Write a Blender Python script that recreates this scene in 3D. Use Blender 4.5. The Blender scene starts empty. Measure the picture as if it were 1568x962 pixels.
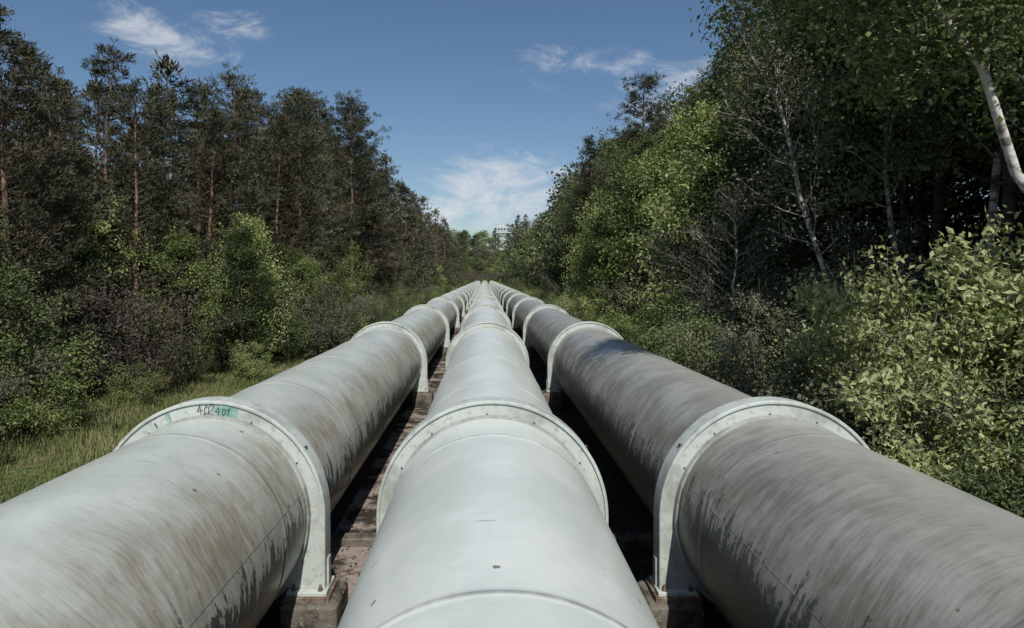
import bpy, math, numpy as np
from mathutils import Vector, Matrix
R_=np.random.default_rng
scene=bpy.context.scene
scene.view_settings.view_transform='Standard'
try: scene.view_settings.look='None'
except Exception: pass
scene.view_settings.exposure=0
COL=scene.collection

# ------------------------------------------------------------ helpers
class NT:
    def __init__(s,mat): 
        s.t=mat.node_tree; s.t.nodes.clear()
    def n(s,typ,inp=None,**kw):
        nd=s.t.nodes.new(typ)
        for k,v in kw.items(): setattr(nd,k,v)
        if inp:
            for k,v in inp.items():
                if isinstance(v,bpy.types.NodeSocket): s.t.links.new(v,nd.inputs[k])
                else: nd.inputs[k].default_value=v
        return nd
    def m(s,op,a,b=0.0,c=0.0,clamp=False):
        nd=s.n('ShaderNodeMath',{0:a,1:b,2:c},operation=op,use_clamp=clamp); return nd.outputs[0]
    def mix(s,f,a,b,bt='MIX'):
        nd=s.n('ShaderNodeMix',data_type='RGBA',blend_type=bt)
        for i,v in ((0,f),(6,a),(7,b)):
            if isinstance(v,bpy.types.NodeSocket): s.t.links.new(v,nd.inputs[i])
            else: nd.inputs[i].default_value=v if i==0 else (tuple(v)+(1,))[:4]
        return nd.outputs[2]
    def mr(s,v,a,b,c=0.0,d=1.0,smooth=True):
        nd=s.n('ShaderNodeMapRange',{0:v,1:a,2:b,3:c,4:d}); 
        if smooth: nd.interpolation_type='SMOOTHSTEP'
        return nd.outputs[0]
    def noise(s,vec,scale,detail=4,rough=.55,dist=0):
        return s.n('ShaderNodeTexNoise',{'Vector':vec,'Scale':scale,'Detail':detail,'Roughness':rough,'Distortion':dist}).outputs[0]
def newmat(name):
    m=bpy.data.materials.new(name); m.use_nodes=True; return m
def princ(g,col,rough=.6,bump=None,bstr=.3,bdist=.02,spec=.3,metal=0):
    b=g.n('ShaderNodeBsdfPrincipled')
    for k,v in (('Base Color',col),('Roughness',rough),('Specular IOR Level',spec),('Metallic',metal)):
        if isinstance(v,bpy.types.NodeSocket): g.t.links.new(v,b.inputs[k])
        else: b.inputs[k].default_value=(tuple(v)+(1,))[:4] if k=='Base Color' else v
    if bump is not None:
        bn=g.n('ShaderNodeBump',{'Height':bump,'Strength':bstr,'Distance':bdist})
        g.t.links.new(bn.outputs[0],b.inputs['Normal'])
    o=g.n('ShaderNodeOutputMaterial'); g.t.links.new(b.outputs[0],o.inputs[0]); return b

class MB:
    def __init__(s): s.V=[];s.F=[];s.nv=0
    def quads(s,Q,mat,rnd):
        n,k=Q.shape[0],Q.shape[1]
        s.V.append(Q.reshape(-1,3)); idx=np.arange(n*k).reshape(n,k)+s.nv; s.nv+=n*k
        s.F.append((idx,np.full(n,mat),np.asarray(rnd)*np.ones(n),False))
    def grid(s,P,mat,rnd=0.5,closed=True,smooth=True):
        a,b=P.shape[0],P.shape[1]
        s.V.append(P.reshape(-1,3)); I=np.arange(a*b).reshape(a,b)+s.nv; s.nv+=a*b
        J=np.roll(I,-1,axis=1) if closed else I[:,1:]
        I2=I if closed else I[:,:-1]
        f=np.stack([I2[:-1],J[:-1],J[1:],I2[1:]],-1).reshape(-1,4)
        s.F.append((f,np.full(len(f),mat),np.full(len(f),rnd),smooth))
    def poly(s,pts,faces,mat,rnd=.5):
        s.V.append(np.array(pts,float)); off=s.nv; s.nv+=len(pts)
        for f in faces:
            s.F.append((np.array([f])+off,np.array([mat]),np.array([rnd]),False))
    def box(s,c,d,mat=0,rnd=.5,ch=0.0):
        x,y,z=[v/2 for v in d]; ch=min(ch,x*.9,y*.9,z*.9)
        if ch<=0:
            p=[(c[0]+i*x,c[1]+j*y,c[2]+k*z) for k in(-1,1) for j in(-1,1) for i in(-1,1)]
            s.poly(p,[(0,2,3,1),(4,5,7,6),(0,1,5,4),(2,6,7,3),(0,4,6,2),(1,3,7,5)],mat,rnd); return
        def ringp(xx,yy,zz): 
            return [(c[0]-xx+ch,c[1]-yy,zz),(c[0]+xx-ch,c[1]-yy,zz),(c[0]+xx,c[1]-yy+ch,zz),(c[0]+xx,c[1]+yy-ch,zz),(c[0]+xx-ch,c[1]+yy,zz),(c[0]-xx+ch,c[1]+yy,zz),(c[0]-xx,c[1]+yy-ch,zz),(c[0]-xx,c[1]-yy+ch,zz)]
        A=ringp(x,y,c[2]-z);B=ringp(x,y,c[2]+z-ch);C=ringp(x-ch,y-ch,c[2]+z)
        p=A+B+C; f=[tuple(range(7,-1,-1)),tuple(range(16,24))]
        for i in range(8):
            j=(i+1)%8; f+= [(i,j,8+j,8+i),(8+i,8+j,16+j,16+i)]
        s.poly(p,f,mat,rnd)
    def tube(s,pts,rad,sides,mat,rnd=.5):
        pts=np.asarray(pts,float); T=np.gradient(pts,axis=0); T/=np.linalg.norm(T,axis=1)[:,None]+1e-9
        up=np.array([0.,0,1]) if abs(T[0,2])<.9 else np.array([1.,0,0])
        A=np.cross(T,up);A/=np.linalg.norm(A,axis=1)[:,None]+1e-9;B=np.cross(A,T)
        th=np.linspace(0,2*math.pi,sides,endpoint=False)
        P=pts[:,None,:]+np.asarray(rad)[:,None,None]*(np.cos(th)[None,:,None]*A[:,None,:]+np.sin(th)[None,:,None]*B[:,None,:])
        s.grid(P,mat,rnd)
    def mesh(s,name,mats):
        V=np.concatenate(s.V); me=bpy.data.meshes.new(name)
        me.vertices.add(len(V)); me.vertices.foreach_set('co',V.astype(np.float32).ravel())
        li=np.concatenate([f[0].ravel() for f in s.F]); cnt=np.concatenate([np.full(len(f[0]),f[0].shape[1]) for f in s.F])
        st=np.concatenate([[0],np.cumsum(cnt)[:-1]])
        me.loops.add(len(li)); me.loops.foreach_set('vertex_index',li.astype(np.int32))
        me.polygons.add(len(cnt)); me.polygons.foreach_set('loop_start',st.astype(np.int32))
        me.polygons.foreach_set('material_index',np.concatenate([f[1] for f in s.F]).astype(np.int32))
        me.polygons.foreach_set('use_smooth',np.concatenate([np.full(len(f[0]),f[3]) for f in s.F]))
        me.update(calc_edges=True)
        a=me.attributes.new('rnd','FLOAT','FACE'); a.data.foreach_set('value',np.concatenate([f[2] for f in s.F]).astype(np.float32))
        for m in mats: me.materials.append(m)
        return me
def obj(name,me,loc=(0,0,0),rot=(0,0,0),sc=(1,1,1),parent=None,col=None):
    o=bpy.data.objects.new(name,me); o.location=loc;o.rotation_euler=rot;o.scale=sc
    if parent: o.parent=parent
    (col or COL).objects.link(o); return o

# ------------------------------------------------------------ camera
CH=3.65
cam=bpy.data.cameras.new('camera'); co=obj('camera',cam,(0,0,CH),(math.radians(90),0,0))
cam.lens=24; cam.sensor_width=36; cam.shift_x=42/1568; cam.shift_y=-56/1568; cam.clip_end=6000; cam.clip_start=.05
scene.camera=co

# ------------------------------------------------------------ light
EL=math.radians(49); AZ=math.radians(171)
sv=Vector((math.sin(AZ)*math.cos(EL),math.cos(AZ)*math.cos(EL),math.sin(EL)))
sl=bpy.data.lights.new('sun','SUN'); sl.energy=5.0; sl.angle=math.radians(.55); sl.color=(1,.96,.89)
so=obj('sun',sl,(0,-20,40)); so.rotation_euler=(-sv).to_track_quat('-Z','Y').to_euler()
w=bpy.data.worlds.new('World'); scene.world=w; w.use_nodes=True
g=NT(w)
sky=g.n('ShaderNodeTexSky',sky_type='NISHITA'); sky.sun_disc=False; sky.sun_elevation=EL; sky.sun_rotation=AZ
sky.air_density=1.0; sky.dust_density=.6; sky.ozone_density=2.0; sky.altitude=200
tc=g.n('ShaderNodeTexCoord').outputs['Generated']
sc_=g.n('ShaderNodeVectorMath',{0:tc,1:(1,1,2.2)},operation='MULTIPLY').outputs[0]
nz=g.noise(sc_,12,5,.68,.5)
tot=None
for px,py,rx,amp in ((765,290,.18,1.2),(690,320,.12,.95),(850,97,.10,.70),(960,98,.07,.55),(1045,150,.15,.95),(210,38,.08,.85),(265,70,.09,.9),(320,88,.08,.8),(355,30,.08,.85)):
    d=Vector(((px-742)/1045,1,(425-py)/1045)).normalized()
    q=g.n('ShaderNodeVectorMath',{0:tc,1:tuple(d)},operation='SUBTRACT').outputs[0]
    q=g.n('ShaderNodeVectorMath',{0:q,1:(1,1,1.9)},operation='MULTIPLY').outputs[0]
    L=g.n('ShaderNodeVectorMath',{0:q},operation='LENGTH').outputs['Value']
    b=g.mr(L,0,rx,amp,0)
    tot=b if tot is None else g.m('MAXIMUM',tot,b)
cl=g.mr(g.m('ADD',nz,g.m('MULTIPLY',tot,.30)),.54,1.0)
cl=g.m('MULTIPLY',cl,g.mr(tot,0,.4))
hs=g.n('ShaderNodeHueSaturation',{'Saturation':1.10,'Value':1.0,'Color':sky.outputs[0]}).outputs[0]
colr=g.mix(g.m('MULTIPLY',cl,.85),hs,(8.6,8.8,9.2))
bg=g.n('ShaderNodeBackground',{'Color':colr,'Strength':.083})
o=g.n('ShaderNodeOutputWorld'); g.t.links.new(bg.outputs[0],o.inputs[0])

# ------------------------------------------------------------ materials
def pipe_mat(name,base,grime,gcen,gwid,gamt,overall,seed,seamth,lowst,teal=False):
    m=newmat(name); g=NT(m)
    tc=g.n('ShaderNodeTexCoord').outputs['Object']; s=g.n('ShaderNodeSeparateXYZ',{0:tc}); x,y,z=s.outputs
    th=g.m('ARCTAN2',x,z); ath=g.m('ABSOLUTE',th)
    big0=g.noise(tc,.8,2)
    ys=g.m('ADD',y,g.m('MULTIPLY',big0,.5))
    def vec(a,b,o): return g.n('ShaderNodeCombineXYZ',{0:g.m('MULTIPLY',th,a),1:g.m('MULTIPLY',ys,b),2:seed+o}).outputs[0]
    st=g.noise(vec(1.6,8,0),1.5,5,.7)            # circumferential brushing
    st2=g.noise(vec(3.2,34,3),1.4,3,.6)
    big=g.noise(vec(1.5,1.1,7),1.2,4,.65)
    fine=g.noise(tc,38,3,.6)
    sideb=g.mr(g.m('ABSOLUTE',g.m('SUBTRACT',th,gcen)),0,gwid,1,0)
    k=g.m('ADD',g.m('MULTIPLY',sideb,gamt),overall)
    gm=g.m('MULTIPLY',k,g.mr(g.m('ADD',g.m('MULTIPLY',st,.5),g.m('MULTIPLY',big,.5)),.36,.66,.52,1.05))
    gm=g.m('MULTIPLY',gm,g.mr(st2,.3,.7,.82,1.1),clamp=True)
    c=g.mix(g.mr(big,.35,.65),base,[base[0]*.86,base[1]*.885,base[2]*.87])
    c=g.mix(gm,c,grime)
    c=g.mix(g.m('MULTIPLY',g.mr(st2,.55,.75),.14),c,[grime[0]*.6,grime[1]*.6,grime[2]*.6])
    # algae / flaking paint on the lower flanks
    fl=g.noise(vec(5,6,11),1.5,6,.78); fv=g.noise(vec(1.0,9,17),1.2,4,.7)
    e=g.m('ADD',ath,g.m('MULTIPLY',g.m('SUBTRACT',fv,.5),1.5))
    low=g.mr(e,lowst-.12,lowst+.5,0,1)
    alg=g.mr(g.m('SUBTRACT',g.m('ADD',fl,g.m('MULTIPLY',low,.36)),.60),0,.05)
    alg=g.m('MULTIPLY',alg,g.mr(low,0,.15))
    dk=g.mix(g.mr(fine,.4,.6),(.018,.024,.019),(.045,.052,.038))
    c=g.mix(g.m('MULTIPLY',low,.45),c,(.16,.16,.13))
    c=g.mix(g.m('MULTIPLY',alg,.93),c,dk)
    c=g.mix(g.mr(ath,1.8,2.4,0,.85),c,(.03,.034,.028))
    # chips, rust dots, scratches
    v=g.n('ShaderNodeTexVoronoi',{'Vector':vec(1.0,1.0,31),'Scale':4.6,'Randomness':1.0}); 
    sep=g.n('ShaderNodeSeparateColor',{0:v.outputs['Color']})
    rad=g.m('MULTIPLY',g.mr(sep.outputs[0],.2,1,0,1,False),.11)
    fd=g.m('ADD',v.outputs['Distance'],g.m('MULTIPLY',g.m('SUBTRACT',fine,.42),.2))
    chip=g.m('GREATER_THAN',g.m('SUBTRACT',rad,fd),0)
    c=g.mix(g.m('MULTIPLY',chip,.85),c,(.13,.07,.038))
    v2=g.n('ShaderNodeTexVoronoi',{'Vector':vec(.5,2.4,41),'Scale':2.0,'Randomness':1.0})
    s2=g.n('ShaderNodeSeparateColor',{0:v2.outputs['Color']})
    f2=g.m('ADD',v2.outputs['Distance'],g.m('MULTIPLY',g.m('SUBTRACT',fl,.42),.34))
    sc2=g.m('GREATER_THAN',g.m('SUBTRACT',g.m('MULTIPLY',g.mr(s2.outputs[1],.3,1,0,1,False),.12),f2),0)
    c=g.mix(g.m('MULTIPLY',sc2,.45),c,(.14,.30,.25) if teal else (.15,.12,.09))
    # weld seams
    pp=g.m('PINGPONG',y,1.515)
    seam=g.mr(pp,.008,.03,1,0)
    ls=g.mr(g.m('ABSOLUTE',g.m('SUBTRACT',th,seamth)),.004,.009,1,0)
    sm=g.m('MAXIMUM',seam,ls)
    c=g.mix(g.m('MULTIPLY',sm,g.mr(big,.4,.6,.2,.6)),c,(.10,.095,.085))
    h=g.m('ADD',g.m('MULTIPLY',fine,.08),g.m('ADD',g.m('MULTIPLY',big,.8),g.m('MULTIPLY',sm,.25)))
    princ(g,c,g.mr(gm,0,1,.31,.5),h,.35,.02,.5); return m
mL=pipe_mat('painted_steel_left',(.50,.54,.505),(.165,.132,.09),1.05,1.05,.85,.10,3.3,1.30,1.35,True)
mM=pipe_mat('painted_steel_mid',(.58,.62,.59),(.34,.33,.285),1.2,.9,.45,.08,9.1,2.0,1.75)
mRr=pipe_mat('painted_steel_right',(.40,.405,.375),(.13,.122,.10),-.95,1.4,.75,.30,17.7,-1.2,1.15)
def simple(name,c1,c2,scale=4,rough=.7,spec=.3,bs=.4,bd=.02,thr=(.4,.65),c3=None,metal=0):
    m=newmat(name); g=NT(m); tc=g.n('ShaderNodeTexCoord').outputs['Object']
    n=g.noise(tc,scale,5,.65); n2=g.noise(tc,scale*7,4,.6)
    c=g.mix(g.mr(n,*thr),c1,c2)
    if c3: c=g.mix(g.mr(n2,.56,.66),c,c3)
    princ(g,c,rough,g.m('ADD',n,g.m('MULTIPLY',n2,.4)),bs,bd,spec,metal); return m
mRing=simple('ring_paint',(.44,.48,.45),(.27,.29,.26),2.6,.5,.4,.1,.01,(.42,.7),(.33,.34,.30))
mBead=simple('weld_paint',(.36,.39,.36),(.20,.20,.175),3,.5)
mRust=simple('rusty_steel',(.10,.06,.04),(.2,.17,.14),14,.8)
mConc=simple('mossy_concrete',(.14,.125,.105),(.045,.042,.034),3,.95,.1,.9,.05,(.4,.6),(.2,.18,.15))
mPath=simple('old_concrete',(.26,.215,.185),(.035,.03,.024),1.6,.95,.1,.9,.04,(.42,.56),(.10,.08,.066))
mTeal=simple('teal_paint',(.14,.28,.24),(.34,.42,.38),9,.6)
mBlk=simple('black_marker',(.03,.03,.03),(.08,.10,.09),9,.6)
mRail=simple('bridge_steel',(.055,.04,.036),(.035,.028,.026),5,.7)
mWhite=simple('white_cladding',(.50,.52,.54),(.4,.42,.44),1,.6)
mGlass=simple('dark_glass',(.05,.06,.08),(.08,.1,.12),1,.2,.6,0)

def leaf_mat(name,cols,trans=.35):
    m=newmat(name); g=NT(m)
    at=g.n('ShaderNodeAttribute',attribute_name='rnd').outputs['Fac']
    oi=g.n('ShaderNodeObjectInfo')
    f=g.m('ADD',g.m('MULTIPLY',at,.8),g.m('MULTIPLY_ADD',oi.outputs['Random'],.4,-.1),clamp=True)
    r=g.n('ShaderNodeValToRGB',{0:f}); e=r.color_ramp.elements
    while len(e)<len(cols): e.new(.5)
    for i,c in enumerate(cols): e[i].position=i/(len(cols)-1); e[i].color=tuple(c)+(1,)
    col=r.outputs[0]
    d=g.n('ShaderNodeBsdfDiffuse',{'Color':col})
    if trans<=0: fin=d
    else:
        tcol=g.mix(1.0,col,(1.12,1.18,.68),'MULTIPLY')
        t=g.n('ShaderNodeBsdfTranslucent',{'Color':tcol})
        fin=g.n('ShaderNodeMixShader',{0:trans,1:d.outputs[0],2:t.outputs[0]})
    o=g.n('ShaderNodeOutputMaterial'); g.t.links.new(fin.outputs[0],o.inputs[0]); return m
lfA=leaf_mat('leaf_green',[(.022,.034,.016),(.062,.086,.038),(.14,.178,.078),(.28,.32,.155)],.26)
lfB=leaf_mat('leaf_bright',[(.04,.06,.022),(.13,.168,.062),(.275,.325,.13),(.47,.51,.26)],.30)
lfY=leaf_mat('leaf_yellow',[(.12,.15,.065),(.27,.30,.14),(.46,.48,.26),(.64,.64,.42)],.30)
lfD=leaf_mat('leaf_dull',[(.026,.032,.02),(.07,.078,.05),(.15,.158,.105),(.28,.28,.20)],.22)
ndA=leaf_mat('needle_green',[(.013,.018,.012),(.034,.041,.026),(.082,.087,.055),(.17,.165,.115)],0)
ndB=leaf_mat('needle_brown',[(.02,.021,.014),(.050,.050,.033),(.11,.10,.07),(.21,.183,.133)],0)
twB=leaf_mat('dry_twig',[(.04,.034,.027),(.07,.06,.048),(.12,.102,.084),(.20,.172,.145)],0)
grM=leaf_mat('grass_blade',[(.065,.088,.034),(.12,.145,.055),(.20,.21,.095),(.34,.31,.18)],.3)
def bark(name,c1,c2,scale,thr=(.4,.65)):
    m=newmat(name); g=NT(m); tc=g.n('ShaderNodeTexCoord').outputs['Object']
    n=g.noise(tc,scale,3,.65); c=g.mix(g.mr(n,*thr),c1,c2); princ(g,c,.9,n,.8,.03,.1); return m
brk=bark('bark_dark',(.07,.058,.048),(.03,.026,.022),6)
brP=bark('bark_pine',(.24,.15,.105),(.11,.078,.06),3)
brW=bark('bark_birch',(.50,.48,.44),(.13,.12,.11),5,(.42,.60))
brG=bark('bark_grey',(.20,.18,.155),(.10,.09,.08),5)

# ------------------------------------------------------------ vegetation generators
def unit(a): return a/(np.linalg.norm(a,axis=-1,keepdims=True)+1e-9)
def lowf(c,ph): return .5+.5*np.sin(c[:,0]*1.7+ph)*np.sin(c[:,1]*1.5+ph*2)+.25*np.sin(c[:,2]*2.1+ph*3)
def leaves(mb,rg,C,spread,per,size,asp,mat,up=.7,zf=.7,droop=.25):
    n=len(C)*per
    c=np.repeat(C,per,0)+rg.normal(size=(n,3))*spread*np.array([1,1,zf])
    nn=unit(rg.normal(size=(n,3))+np.array([0,0,up])); ax=unit(np.cross(nn,rg.normal(size=(n,3)))); ax[:,2]-=droop; ax=unit(ax)
    wd=unit(np.cross(nn,ax)); L=(size*rg.uniform(.6,1.3,n))[:,None]; W=L*asp*.5
    nr=np.cross(ax,wd)
    Q=np.stack([c,c+ax*L*.45+wd*W+nr*L*.08,c+ax*L,c+ax*L*.45-wd*W+nr*L*.08],1)
    base=.5*rg.uniform(0,1,len(C))+.5*lowf(C,rg.uniform(0,6))
    mb.quads(Q,mat,np.clip(.6*np.repeat(base,per)+.4*rg.uniform(0,1,n),0,1))
def limb(p0,d,L,rg,n=5,bend=.25,jit=.12):
    pts=[np.array(p0,float)]; d=np.array(d,float)
    for i in range(n):
        d=d+np.array([0,0,bend/n])+rg.normal(size=3)*jit; d/=np.linalg.norm(d)
        pts.append(pts[-1]+d*L/n)
    return np.array(pts)
def at(p,t):
    k=t*(len(p)-1); i=min(int(k),len(p)-2); return p[i]+(p[i+1]-p[i])*(k-i)
def sph(az,e): return (math.cos(az)*math.cos(e),math.sin(az)*math.cos(e),math.sin(e))
def broadleaf(seed,H=12,R=3.4,nl=34,low=.12,leaf=.13,per=22,asp=.65,lm=None,bark=None,up=.55,shape=.6,trunk_r=.16,sub=6,spr=.24,bend=.3,limbf=.38,wob=.13):
    rg=R_(seed); mb=MB(); n=9
    tp=np.zeros((n,3)); tp[:,2]=np.linspace(0,H*.93,n); tp[1:,:2]+=np.cumsum(rg.normal(size=(n-1,2))*wob*H/12,0)
    mb.tube(tp,np.linspace(trunk_r,.03,n),7,0)
    C=[]
    for i in range(nl):
        t=low+(1-low)*(i+.5)/nl; p0=at(tp,min(t,.995)); az=i*2.4+rg.uniform(-.5,.5)
        prof=(math.sin(math.pi*min(1,((t-low)/(1-low))**shape*.93+.07)))**.7
        L=R*max(.25,prof)*rg.uniform(.6,1.3); e=up*(.4+.9*t)+rg.uniform(-.15,.25)
        lp=limb(p0,sph(az,e),L,rg,5,bend)
        r0=max(.018,trunk_r*limbf*(1-t*.6)); mb.tube(lp,np.linspace(r0,.007,len(lp)),4,0)
        for k in range(sub):
            q=at(lp,rg.uniform(.3,1)); a2=az+rg.choice([-1,1])*rg.uniform(.4,1.2); e2=e+rg.uniform(-.4,.5)
            sp=limb(q,sph(a2,e2),L*rg.uniform(.22,.45)+.25,rg,3,.1,.2)
            mb.tube(sp,np.linspace(r0*.4,.004,len(sp)),3,0)
            for t3 in (.35,.6,.85,1.): C.append(at(sp,t3)+rg.normal(size=3)*.12)
        C.append(lp[-1]); C.append(at(lp,.85))
    C=np.array(C); C=C[rg.uniform(size=len(C))<.88]
    leaves(mb,rg,C,spr*(1+rg.uniform(0,.4)),per,leaf,asp,1)
    return mb.mesh('broadleaf_%d'%seed,[bark or brk,lm or lfA])
def pine(seed,H=15,R=2.9,low=.15,nd=None,nw=36,dens=10,conic=.7,per=14,nlen=.27,nb=4,wf=.17):
    rg=R_(seed); mb=MB(); n=10
    tp=np.zeros((n,3)); tp[:,2]=np.linspace(0,H,n); tp[1:,:2]+=np.cumsum(rg.normal(size=(n-1,2))*.07,0)
    mb.tube(tp,np.linspace(.18,.03,n),7,0)
    C=[];D=[]
    for i in range(nw):
        t=low+(1-low)*((i+rg.uniform(0,.5))/nw)
        for b in range(nb):
            az=rg.uniform(0,6.283); u=(t-low)/(1-low)
            prof=(1-u)**conic*.88+.14
            if u<.2: prof*=.65+u*1.7
            L=R*prof*rg.uniform(.5,1.25); e=rg.uniform(-.12,.2)+u*.45
            lp=limb(at(tp,min(.995,t)),sph(az,e),L,rg,3,.3,.1)
            mb.tube(lp,np.linspace(.022*(1-u)+.01,.005,len(lp)),3,0)
            for k in range(max(3,int(dens*L/R*1.4))):
                f=rg.uniform(.35,1.02); q=at(lp,min(f,1)); C.append(q+rg.normal(size=3)*np.array([.30,.30,.05])*(.4+L/R*.7)+np.array([0,0,.05])); D.append((math.cos(az)*.8,math.sin(az)*.8,.55))
    for k in range(14): C.append(tp[-1]+rg.normal(size=3)*np.array([.15,.15,.3])); D.append((0,0,1))
    C=np.array(C);D=np.array(D); n=len(C)*per
    c=np.repeat(C,per,0)+rg.normal(size=(n,3))*np.array([.09,.09,.05])*(nlen/.27); d=unit(rg.normal(size=(n,3))*.6+np.repeat(D,per,0))
    wd=unit(np.cross(d,rg.normal(size=(n,3)))); L=(nlen*rg.uniform(.6,1.25,n))[:,None]; W=L*wf
    Q=np.stack([c-wd*W*.4,c+d*L*.5+wd*W*.5,c+d*L,c+d*L*.5-wd*W*.5],1)
    base=.6*rg.uniform(size=len(C))+.4*lowf(C,seed)
    mb.quads(Q,1,np.clip(.65*np.repeat(base,per)+.35*rg.uniform(size=n),0,1))
    return mb.mesh('pine_%d'%seed,[brP,nd or ndA])
def shrub(seed,H=3.6,R=1.9,ns=13,leaf=.1,per=20,lm=None,asp=.6,bark=None,spr=.17,sub=9,droop=.25):
    rg=R_(seed); mb=MB(); C=[]
    for i in range(ns):
        az=i*2.4+rg.uniform(-.4,.4); e=rg.uniform(.75,1.5); L=H*rg.uniform(.6,1.08)
        lean=R/H
        lp=limb((rg.normal()*.2,rg.normal()*.2,0),(math.cos(az)*math.cos(e)*lean*2,math.sin(az)*math.cos(e)*lean*2,math.sin(e)),L,rg,6,.05,.1)
        mb.tube(lp,np.linspace(.03,.006,len(lp)),4,0)
        for k in range(sub):
            sp=limb(at(lp,rg.uniform(.15,1)),sph(az+rg.uniform(-1.6,1.6),rg.uniform(-.1,.9)),rg.uniform(.35,.9)*R/1.9,rg,3,.1,.2)
            mb.tube(sp,np.linspace(.011,.004,len(sp)),3,0)
            for t3 in (.3,.55,.8,1.): C.append(at(sp,t3))
    C=np.array(C); leaves(mb,rg,C,spr,per,leaf,asp,1,up=.9,droop=droop)
    return mb.mesh('shrub_%d'%seed,[bark or brG,lm or lfA])

P_pine=[pine(1,15,3.3,.15,None,38,12,.6),pine(2,16,3.4,.25,ndA,36,12,.5),pine(3,14,3.1,.10,ndB,40,11,.7),pine(4,15.5,3.2,.18,ndB,38,12,.6),pine(5,17,3.3,.42,ndA,28,13,.5)]
P_tree=[broadleaf(11,12,3.3,36,.1,.16,16,lm=lfA),broadleaf(12,11,3.5,34,.12,.17,16,lm=lfB),broadleaf(13,13,3.2,38,.12,.15,16,lm=lfD),broadleaf(14,9,3.0,30,.04,.15,17,lm=lfB),broadleaf(15,14,3.8,38,.34,.16,18,lm=lfA,trunk_r=.18)]
L_pine=[pine(101,15,3.0,.08,ndA,22,7,.65,8,.5,3,.22),pine(102,16,3.2,.12,ndB,22,7,.6,8,.5,3,.22)]
L_tree=[broadleaf(111,12,3.4,18,.05,.38,6,lm=lfA,sub=4,spr=.45),broadleaf(112,11,3.5,18,.05,.38,6,lm=lfB,sub=4,spr=.45),broadleaf(113,13,3.3,18,.05,.38,6,lm=lfD,sub=4,spr=.45)]
P_birch=[broadleaf(21,15,3.4,28,.35,.13,15,.7,lfA,brW,.7,.7,.12,7,.3),broadleaf(22,14,3.2,26,.4,.13,15,.7,lfB,brW,.7,.7,.11,7,.3)]
P_lean=broadleaf(31,11.5,1.7,26,.35,.11,5,.6,lfD,brW,.7,.6,.085,10,.25,.3,.2,.2)
P_over=broadleaf(33,11.5,1.6,26,.6,.09,34,.65,lfA,brW,.5,.6,.095,9,.26,.2,.3,.22)
P_twig=broadleaf(32,6.5,2.0,34,.15,.08,5,.5,lfD,brW,.5,.6,.05,12,.25,.3,.25)
P_brown=[broadleaf(41,8,2.8,34,.05,.15,12,.35,twB,brk,.6),shrub(42,3.2,2.0,13,.1,14,twB,.35,brk)]
P_shrub=[shrub(51,3.6,2.0,13,.11,17,lfA),shrub(52,3.2,2.0,13,.105,17,lfB),shrub(53,4.0,2.0,14,.10,17,lfD),shrub(54,2.4,1.7,12,.09,18,lfB)]
P_yellow=[shrub(61,4.4,2.1,15,.155,18,lfY,.5,brG,.17,11,.6)]

# ------------------------------------------------------------ terrain
def sstep(a,b,x): 
    t=np.clip((x-a)/(b-a),0,1); return t*t*(3-2*t)
def hgt(x,y):
    x=np.asarray(x,float);y=np.asarray(y,float)
    z=np.clip(-x-11,0,40)*.11+np.clip(x-6.0,0,35)*.16
    z=z+19*sstep(290,400,y)+ (np.sin(x*.9+1)*np.sin(y*.7)*.07+np.sin(x*.31)*np.sin(y*.23+2)*.12)*sstep(4.6,7,np.abs(x))
    return z
def H(x,y): return float(hgt(x,y))
xs=np.unique(np.concatenate([np.linspace(-3000,-60,24),np.linspace(-60,-14,32),np.linspace(-14,14,71),np.linspace(14,60,32),np.linspace(60,3000,24)]))
ys=np.unique(np.concatenate([np.linspace(-600,-20,12),np.linspace(-20,60,101),np.linspace(60,450,100),np.linspace(450,4000,24)]))
X,Y=np.meshgrid(xs,ys,indexing='ij'); P=np.stack([X,Y,hgt(X,Y)],-1)
mg=newmat('ground_soil'); g=NT(mg); tc=g.n('ShaderNodeTexCoord').outputs['Object']; sx=g.n('ShaderNodeSeparateXYZ',{0:tc})
n1=g.noise(tc,.7,4,.65);n2=g.noise(tc,6,5,.7);n3=g.noise(tc,30,2,.6)
soil=g.mix(g.mr(n2,.35,.65),(.025,.02,.015),(.075,.06,.047)); soil=g.mix(g.mr(n3,.6,.68),soil,(.16,.135,.115))
gr=g.mix(g.mr(n2,.35,.65),(.05,.07,.022),(.13,.155,.055)); gr=g.mix(g.m('MULTIPLY',g.mr(n1,.5,.68),g.mr(sx.outputs[1],270,285,1,.1)),gr,(.15,.13,.08))
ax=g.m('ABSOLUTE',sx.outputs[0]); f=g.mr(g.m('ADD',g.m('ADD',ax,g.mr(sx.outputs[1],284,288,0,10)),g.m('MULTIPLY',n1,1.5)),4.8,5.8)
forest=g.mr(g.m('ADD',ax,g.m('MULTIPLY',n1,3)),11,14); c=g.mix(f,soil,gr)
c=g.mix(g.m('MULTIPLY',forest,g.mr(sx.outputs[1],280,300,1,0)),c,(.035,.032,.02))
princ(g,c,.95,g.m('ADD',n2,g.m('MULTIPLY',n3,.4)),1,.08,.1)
mb=MB(); mb.grid(P,0,closed=False); me=mb.mesh('ground',[mg]); me.flip_normals(); obj('ground',me)

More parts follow.
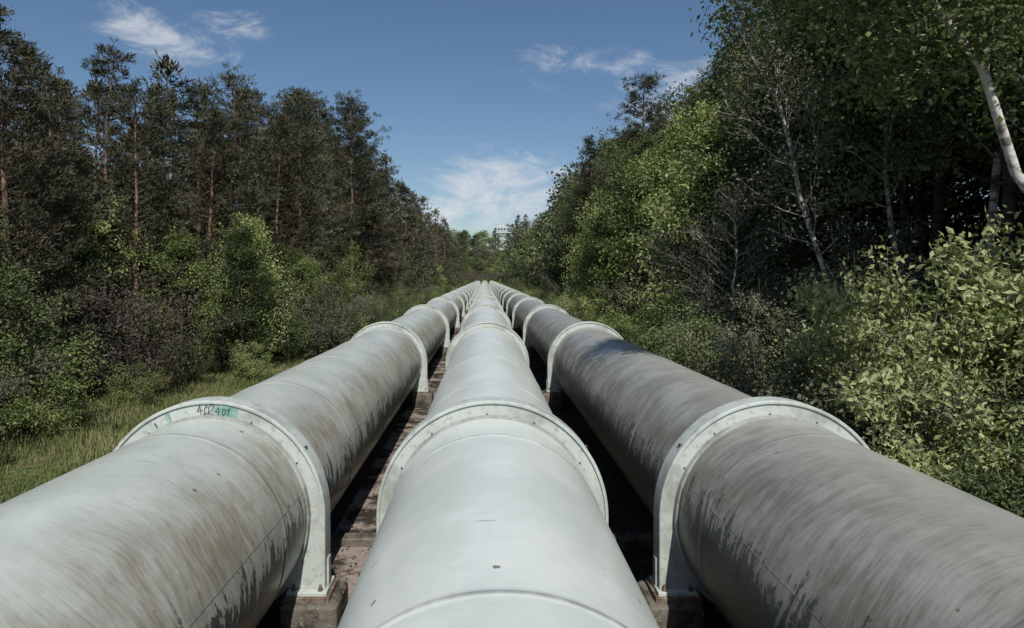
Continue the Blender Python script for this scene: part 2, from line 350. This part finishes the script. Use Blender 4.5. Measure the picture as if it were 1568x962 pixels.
# ------------------------------------------------------------ pipes
R=1.0; RO=1.163; PZ=CH-2.396; FZ=.51; PX=(-2.76,.078,2.914); Y0=6.83; DY=12.12
ringY=[Y0+DY*i for i in range(-1,23)]; YEND=286
def lathe_barrel(mat,name,seed):
    rg=R_(seed)
    mb=MB(); k=math.ceil(-14/3.03)
    prof=[(-14,R),(-13.9,R)]
    while k*3.03<YEND-1:
        yy=k*3.03
        if yy<110:
            h=.004+.003*rg.uniform()
            prof+=[(yy-.06,R),(yy-.028,R),(yy-.010,R+h),(yy+.010,R+h),(yy+.028,R),(yy+.06,R)]
        else: prof+=[(yy,R)]
        k+=1
    prof+=[(YEND-.1,R),(YEND,R)]
    th=np.linspace(0,2*math.pi,112,endpoint=False)
    P=np.array([[[r*math.sin(t),y,r*math.cos(t)] for t in th] for y,r in prof]); mb.grid(P,0)
    return mb.mesh(name,[mat])
def ring_mesh():
    mb=MB(); T=.25; N=56
    fz=FZ-PZ
    I=[];O=[]
    zs=np.linspace(fz+.02,0,9)[:-1]
    for z in zs: I.append((-math.sqrt((R*1.002)**2-z*z),z)); O.append((-RO,z))
    for t in np.linspace(math.pi,0,N): I.append((R*1.002*math.cos(t),R*1.002*math.sin(t))); O.append((RO*math.cos(t),RO*math.sin(t)))
    for z in zs[::-1]: I.append((math.sqrt((R*1.002)**2-z*z),z)); O.append((RO,z))
    I=np.array(I);O=np.array(O)
    def strip(A,ya,B,yb,smooth=False,mat=0):
        P=np.stack([np.stack([A[:,0],np.full(len(A),ya),A[:,1]],-1),np.stack([B[:,0],np.full(len(B),yb),B[:,1]],-1)],0); mb.grid(P,mat,closed=False,smooth=smooth)
    c=.008
    def shr(f): 
        q=O*(1-f/RO); q[:,1]=np.where(O[:,1]<0,O[:,1],q[:,1]); return q
    Oi=shr(c); M=shr(.03); M2=shr(.034)
    strip(I,.02,M2,.02); strip(M2,.02,M,.0); strip(M,0,Oi,0); strip(Oi,0,O,c); strip(O,c,O,T-c,True); strip(O,T-c,Oi,T); strip(Oi,T,I,T)
    th=np.linspace(0,2*math.pi,96,endpoint=False)
    for ya,yb,r in ((-.07,.019,1.018),(T+.001,T+.1,1.018),(.05,T-.04,1.075)):
        pr=[(ya,1.0),(ya,r-.006),(ya+.006,r),(yb-.006,r),(yb,r-.006),(yb,1.0)]
        P=np.array([[[q*math.sin(t),y,q*math.cos(t)] for t in th] for y,q in pr]); mb.grid(P,1 if r<1.05 else 0,smooth=False)
    for s in (-1,1):
        mb.box((s*(RO-.17),T/2,fz-.0),(.40,.40,.035),0,ch=.004)
        mb.box((s*(RO-.17),T/2,fz-.045),(.46,.46,.05),2,ch=.006)
        mb.box((s*(RO+.012),T/2,fz+.16),(.02,.10,.28),0)
        for bx in (-.13,.13):
            for by in (-.15,.15):
                cx=s*(RO-.17)+bx; cy=T/2+by
                mb.tube([(cx,cy,fz+.01),(cx,cy,fz+.075)],[.014,.014],8,2); mb.tube([(cx,cy,fz+.018),(cx,cy,fz+.042),(cx,cy,fz+.0421)],[.026,.026,.001],6,2)
    for t in (.55,1.15,1.62,2.2,2.65):
        cx,cz=1.03*math.cos(t),1.03*math.sin(t)
        mb.tube([(cx,.022,cz),(cx,.008,cz),(cx,.0079,cz)],[.009,.009,.001],6,2)
    for t in (.62,2.5):
        cx,cz=(RO+.006)*math.cos(t),(RO+.006)*math.sin(t)
        mb.tube([(cx,.05,cz),(cx,.10,cz)],[.016,.016],6,2)
    return mb.mesh('support_ring',[mRing,mBead,mRust])
rm=ring_mesh()
for j,(xi,mt) in enumerate(zip(PX,(mL,mM,mRr))):
    e=obj('steel_pipeline',None,(xi,0,PZ)); 
    obj('barrel',lathe_barrel(mt,'barrel',j),parent=e)
    for i,y in enumerate(ringY): obj('support_ring_%d'%i,rm,(0,y,0),parent=e)
    if xi==PX[0]: pe=e
# spray-painted marks on the left ring face
mb=MB()
def arcpatch(a0,a1,r0,r1,mat,y=.015):
    t=np.linspace(math.radians(a0),math.radians(a1),10); rg=R_(int(a0*7)+400)
    P=np.stack([np.stack([(r+rg.normal(size=10)*.006)*np.sin(t),np.full(10,y),(r+rg.normal(size=10)*.006)*np.cos(t)],-1) for r in (r0,r1)],0); mb.grid(P,mat,closed=False,smooth=False)
arcpatch(1.5,15,1.012,1.12,0); arcpatch(-24,-21.5,1.02,1.11,0); arcpatch(-31,-30,1.03,1.08,0)
G={'4':[[(.7,0),(.62,1)],[(.62,1),(0,.35),(.95,.38)]],'0':[[(.5,1),(.1,.75),(.05,.25),(.45,0),(.85,.3),(.85,.8),(.5,1)]],'2':[[(.05,.75),(.4,1),(.85,.8),(.5,.35),(0,.05),(.95,.0)]],'1':[[(.2,.7),(.55,1),(.5,0)]]}
rg=R_(8)
for st,a0,h in (('402',-4.5,.085),('401',4.6,.08)):
    for k,chh in enumerate(st):
        A=math.radians(a0+k*3.1+rg.normal()*.35); s=h*rg.uniform(.8,1.12); rr=1.022+rg.uniform(0,.012)
        ux=np.array([math.cos(A),0,-math.sin(A)]); uz=np.array([math.sin(A),0,math.cos(A)])
        for ln in G[chh]:
            p=[(np.array(q)+rg.normal(size=2)*.07) for q in ln]
            for a,b in zip(p[:-1],p[1:]):
                w3=lambda q:uz*rr+ux*(q[0]-.5)*s*.6+uz*q[1]*s+np.array([0,.010,0])
                A3,B3=w3(a),w3(b); dd=unit(B3-A3); nn=np.cross(dd,np.array([0,1.,0]))*.0028
                mb.quads(np.array([[A3-nn-dd*.002,B3-nn+dd*.002,B3+nn+dd*.002,A3+nn-dd*.002]])-np.array([0,rg.uniform(0,.002),0]),1,.5)
obj('graffiti_marks',mb.mesh('graffiti_marks',[mTeal,mBlk]),(0,Y0,0),parent=pe)

# concrete footings
rg=R_(5)
mb=MB()
for s in (-1,1):
    mb.box((s*(RO-.13),.125,(FZ-.07)/2-.1),(.56,.62,FZ-.07+.2),0,ch=.03)
bm_=mb.mesh('concrete_footing',[mConc])
for y in ringY:
    for xi in PX: obj('concrete_footing',bm_,(xi,y,0))
mb=MB(); y=-6.0
while y<150:
    L=6.06 if y<60 else 12.12
    mb.box((-1.62+rg.normal()*.01,y+L/2,.0+rg.normal()*.006),(1.05,L-.04,.10),0,ch=.012); y+=L
obj('concrete_path',mb.mesh('concrete_path',[mPath]))
mb=MB()
for y in ringY[:9]: mb.box((.07,y+2.4,.06),(7.6,.24,.2),0,ch=.02)
obj('concrete_sill',mb.mesh('concrete_sill',[mConc]))
n=16000; yy=2+np.abs(rg.normal(size=n))*22; xx=rg.uniform(-4.6,4.8,n)
c=np.stack([xx,yy,np.where(np.abs(xx+1.62)<.52,.058,.012)],-1); s_=rg.uniform(.008,.03,n)[:,None]
a=unit(rg.normal(size=(n,3))*np.array([1,1,.35])); b=unit(np.cross(a,np.array([0,0,1.])+rg.normal(size=(n,3))*.3))
mb=MB(); mb.quads(np.stack([c-a*s_,c+b*s_*.7,c+a*s_,c-b*s_*.7],1)+np.array([0,0,.01]),0,rg.uniform(size=n))
obj('leaf_litter',mb.mesh('leaf_litter',[twB]))

# grass
def grass(n,x0,x1,y0,y1,h,seed):
    rg=R_(seed); x=rg.uniform(x0,x1,n);y=rg.uniform(y0,y1,n); base=np.stack([x,y,hgt(x,y)-.01],-1)
    hh=(h*rg.uniform(.4,1.3,n)*(.7+.5*np.sin(x*1.7)*np.sin(y*1.3+x)))[:,None]
    az=rg.uniform(0,6.283,n); d=np.stack([np.cos(az),np.sin(az),np.zeros(n)],-1); ln=rg.uniform(.1,.6,n)[:,None]
    w=np.stack([-np.sin(az),np.cos(az),np.zeros(n)],-1)*(rg.uniform(.008,.016,n)[:,None])
    up=np.array([0,0,1.])
    m1=base+d*hh*ln*.35+up*hh*.6; tpp=base+d*hh*ln+up*hh
    r=np.clip(.5*rg.uniform(size=n)+.5*lowf(base*.7,1.0),0,1)
    return np.stack([base-w,base+w,m1+w*.7,m1-w*.7],1),np.stack([m1-w*.7,m1+w*.7,tpp],1),r
mb=MB()
for a_ in ((60000,-15,-4.2,4,30,.28,1),(12000,-9,-4.2,30,90,.4,2),(6000,4.3,7,4,40,.35,3)):
    q,t,r=grass(*a_); mb.quads(q,0,r); mb.quads(t,0,r)
obj('grass',mb.mesh('grass',[grM]))

# ------------------------------------------------------------ plant the trees
rg=R_(77)
def put(name,me,x,y,s=1.0,rz=None,tilt=(0,0),sz=None):
    obj(name,me,(x,y,H(x,y)-.08),(tilt[0],tilt[1],rg.uniform(0,6.28) if rz is None else rz),(s,s,s*(sz or 1)))
ch=lambda L:L[rg.integers(len(L))]
# left forest
y=12.0
while y<285:
    st=3.0 if y<60 else (4.6 if y<120 else 7)
    far=y>75
    edge=-9.0-max(0,(28-y))*.20
    hs_=.66 if y<26 else (.74 if y<36 else (.84 if y<50 else 1.02))
    if y<190:
        if rg.uniform()<.55: put('broadleaf_tree',ch(L_tree) if far else ch([P_tree[0],P_tree[3],P_tree[1],P_tree[2]]),edge-.6+rg.normal()*.6,y+rg.normal()*.5,rg.uniform(.42,.66))
        put('shrub',ch(P_shrub),edge+.9+rg.normal()*.5,y+rg.uniform(0,2),rg.uniform(.45,.9))
        if not far: put('shrub',ch([P_shrub[0],P_shrub[2],P_shrub[0],P_brown[1]]),edge-.9+rg.normal()*.4,y+rg.uniform(0,2),rg.uniform(.8,1.15))
    put('pine_tree',ch(L_pine) if far else ch(P_pine),edge-2.0+rg.normal()*.7,y+rg.normal()*.5,hs_*rg.uniform(.9,1.06))
    if y<75: put('pine_tree',ch(P_pine),edge-5.0+rg.normal()*.9,y+rg.normal()*.8,hs_*rg.uniform(1.0,1.12))
    if y<60:
        put('pine_tree',ch(L_pine),edge-9.2+rg.normal()*1.2,y+rg.normal()*.8,hs_*rg.uniform(.98,1.12))
        put('broadleaf_tree',L_tree[0 if rg.uniform()<.5 else 2],edge-13+rg.normal(),y,.75)
    y+=st*rg.uniform(.85,1.15)
for x,y,s,k in ((-13.8,23,.60,1),(-11.0,24.5,.58,3),(-9.9,28,.56,1),(-8.8,33,.50,3),(-15.5,19,.56,0),(-8.7,38,.44,1)): put('broadleaf_tree',P_tree[k],x,y,s)
for x,y,s in ((-17,23,.68),(-19.5,26,.74),(-22,29,.78),(-25,32,.82)): put('pine_tree',ch(P_pine[:4]),x,y,s)
put('brown_shrub',P_brown[1],-12.0,15.3,.95); put('brown_broadleaf_tree',P_brown[0],-13.8,18.2,.62)
put('shrub',P_shrub[3],-9.6,15.4,.45)
# right forest
y=5.0
while y<285:
    st=2.7 if y<50 else (4.4 if y<120 else 6)
    far=y>75
    if y<190:
        put('shrub',ch(P_shrub+[P_shrub[1],P_shrub[3]]),6.0+rg.normal()*.35,y+rg.normal()*.4,rg.uniform(.6,.9))
        put('shrub',ch(P_shrub+[P_shrub[1]]),7.9+rg.normal()*.5,y+rg.normal()*.6,rg.uniform(.8,1.15))
    k_=.88 if 27<y<55 else (1.14 if far else 1.04)
    if y>24: put('broadleaf_tree',ch(L_tree) if far else ch(P_tree+[P_tree[1],P_tree[1]]),(9.7 if far else 10.2)+rg.normal()*.7,y,k_*rg.uniform(.78,1.0))
    else: put('shrub',ch(P_shrub[:3]),10.4,y,rg.uniform(.9,1.15))
    if y>9:
        put('broadleaf_tree',ch(L_tree) if far else ch([P_tree[4],P_tree[4],P_tree[4],P_tree[2]]),13.2+rg.normal()*.9,y+rg.normal(),k_*rg.uniform(.98,1.2))
        if y<75: put('pine_tree',ch([P_pine[0],P_pine[1],P_pine[4]]),17.5+rg.normal()*1.1,y+rg.normal(),k_*rg.uniform(.95,1.12))
        if y<50: put('pine_tree',ch(L_pine),22+rg.normal()*1.1,y+rg.normal(),k_*rg.uniform(1,1.15))
    y+=st*rg.uniform(.85,1.15)
for x,y,s in ((20,25,1.0),(17,21,.9),(24,30,1.1),(22,26.5,1.0),(27,35,1.1),(29,36,1.1)): put('broadleaf_tree',L_tree[0],x,y,s)
for x,y,s in ((12.6,20.5,1.05),(14.5,17.5,1.15),(12.0,25,1.0),(16,14.5,1.15),(11.8,15.2,1.0)): put('broadleaf_tree',P_tree[4],x,y,s)
put('yellow_shrub',P_yellow[0],7.6,12.2,1.0); put('yellow_shrub',P_yellow[0],6.9,10.2,.72)
put('birch_tree',P_birch[0],12.5,16,1.0); put('birch_tree',P_birch[1],11.6,13.6,.95,0,(0,math.radians(-6))); put('birch_tree',P_birch[1],11.4,19.5,.92,2.6)
put('birch_tree',P_birch[0],13.5,12.5,1.0,1.0)
put('overhanging_birch_tree',P_over,9.6,8.3,1.0,0,(0,math.radians(-32)))
put('leaning_birch_tree',P_lean,10.2,18,1.0,0,(0,math.radians(-24)))
put('birch_sapling',P_twig,8.6,23.5,1.0,1.5); put('birch_sapling',P_twig,8.0,29,.85,.5)
put('broadleaf_tree',P_tree[1],9.7,29,.93); put('broadleaf_tree',P_tree[1],9.9,34,.98); put('broadleaf_tree',P_tree[3],9.0,38.5,1.05)
put('pine_tree',P_pine[0],12.6,32,.96); put('pine_tree',P_pine[1],10.2,45,1.0); put('pine_tree',P_pine[0],9.4,60,1.0)

# distant hillside trees: one instanced collection
dc=bpy.data.collections.new('distant_trees')
for i in range(170):
    x=rg.uniform(-80,95); y=rg.uniform(305,425)
    if (abs(x-4)<7 and y<330) or (abs(x*395/y-10.5)<5 and y<400): continue
    me=ch(L_tree+[L_pine[0]]); s=rg.uniform(.8,1.2)
    obj('dt',me,(x,y,H(x,y)),(0,0,rg.uniform(0,6)),(s*1.5,s*1.5,s),col=dc)
for x,y,s in ((7.2,372,.8),(10.5,376,.5),(13.5,378,.85)): obj('dt',L_tree[0],(x,y,H(x,y)-.5),(0,0,x),(s,s,s),col=dc)
for i in range(90):
    x=rg.uniform(-14,24); y=rg.uniform(292,372)
    obj('ds',ch(L_tree),(x,y,H(x,y)-.2),(0,0,rg.uniform(0,6)),(.7,.7,.35),col=dc)
e=bpy.data.objects.new('distant_trees',None); e.instance_type='COLLECTION'; e.instance_collection=dc; COL.objects.link(e)

# footbridge at the far end
e=obj('footbridge',None,(.5,250,0)); mb=MB()
mb.box((0,0,3.65),(17,1.6,.7),0)
for x in np.arange(-8.4,8.5,.7):
    for yy in (-.75,.75): mb.box((x,yy,4.8),(.16,.1,1.9),0)
for z in (4.3,4.85,5.8):
    for yy in (-.75,.75): mb.box((0,yy,z),(17,.06,.18),0)
for x in (-8,-4.4,4.6,8): 
    for yy in (-.5,.5): mb.box((x,yy,1.8),(.4,.4,3.6),0)
for x in (-6.2,6.2):
    for sg in (-1,1): mb.tube([(x-1.8,-.5,1.8-1.6*sg),(x+1.8,-.5,1.8+1.6*sg)],[.06,.06],6,0)
obj('deck_and_railing',mb.mesh('deck_and_railing',[mRail]),parent=e)
# white industrial tower building on the hill
bx,by=10.8,402; bz=H(bx,by)-4.2
e=obj('industrial_tower_building',None,(bx,by,bz)); mb=MB()
for x in (-3.6,0,3.6):
    for yy in (-2.5,2.5): mb.box((x,yy,7),(.35,.35,14),0)
for z in (5,10):
    mb.box((0,-2.5,z),(7.6,.25,.3),0); mb.box((0,2.5,z),(7.6,.25,.3),0)
mb.box((0,0,15.9),(7.2,6,3.6),0); mb.box((-1.2,0,18.6),(3.6,4.5,1.8),0); mb.box((0,0,14.0),(8.2,7,.3),0)
for x in np.arange(-4,4.1,1): mb.box((x,-3.4,14.7),(.07,.07,1.1),0)
mb.box((0,-3.4,15.2),(8,.07,.07),0)
for x in (-2.5,-.8,.9,2.6): mb.box((x,-3.02,16.2),(1.1,.1,1.2),1)
mb.box((2.8,0,18.9),(.12,.12,2.6),0)
obj('tower_body',mb.mesh('tower_body',[mWhite,mGlass]),parent=e)
print('OBJS',len(bpy.data.objects))
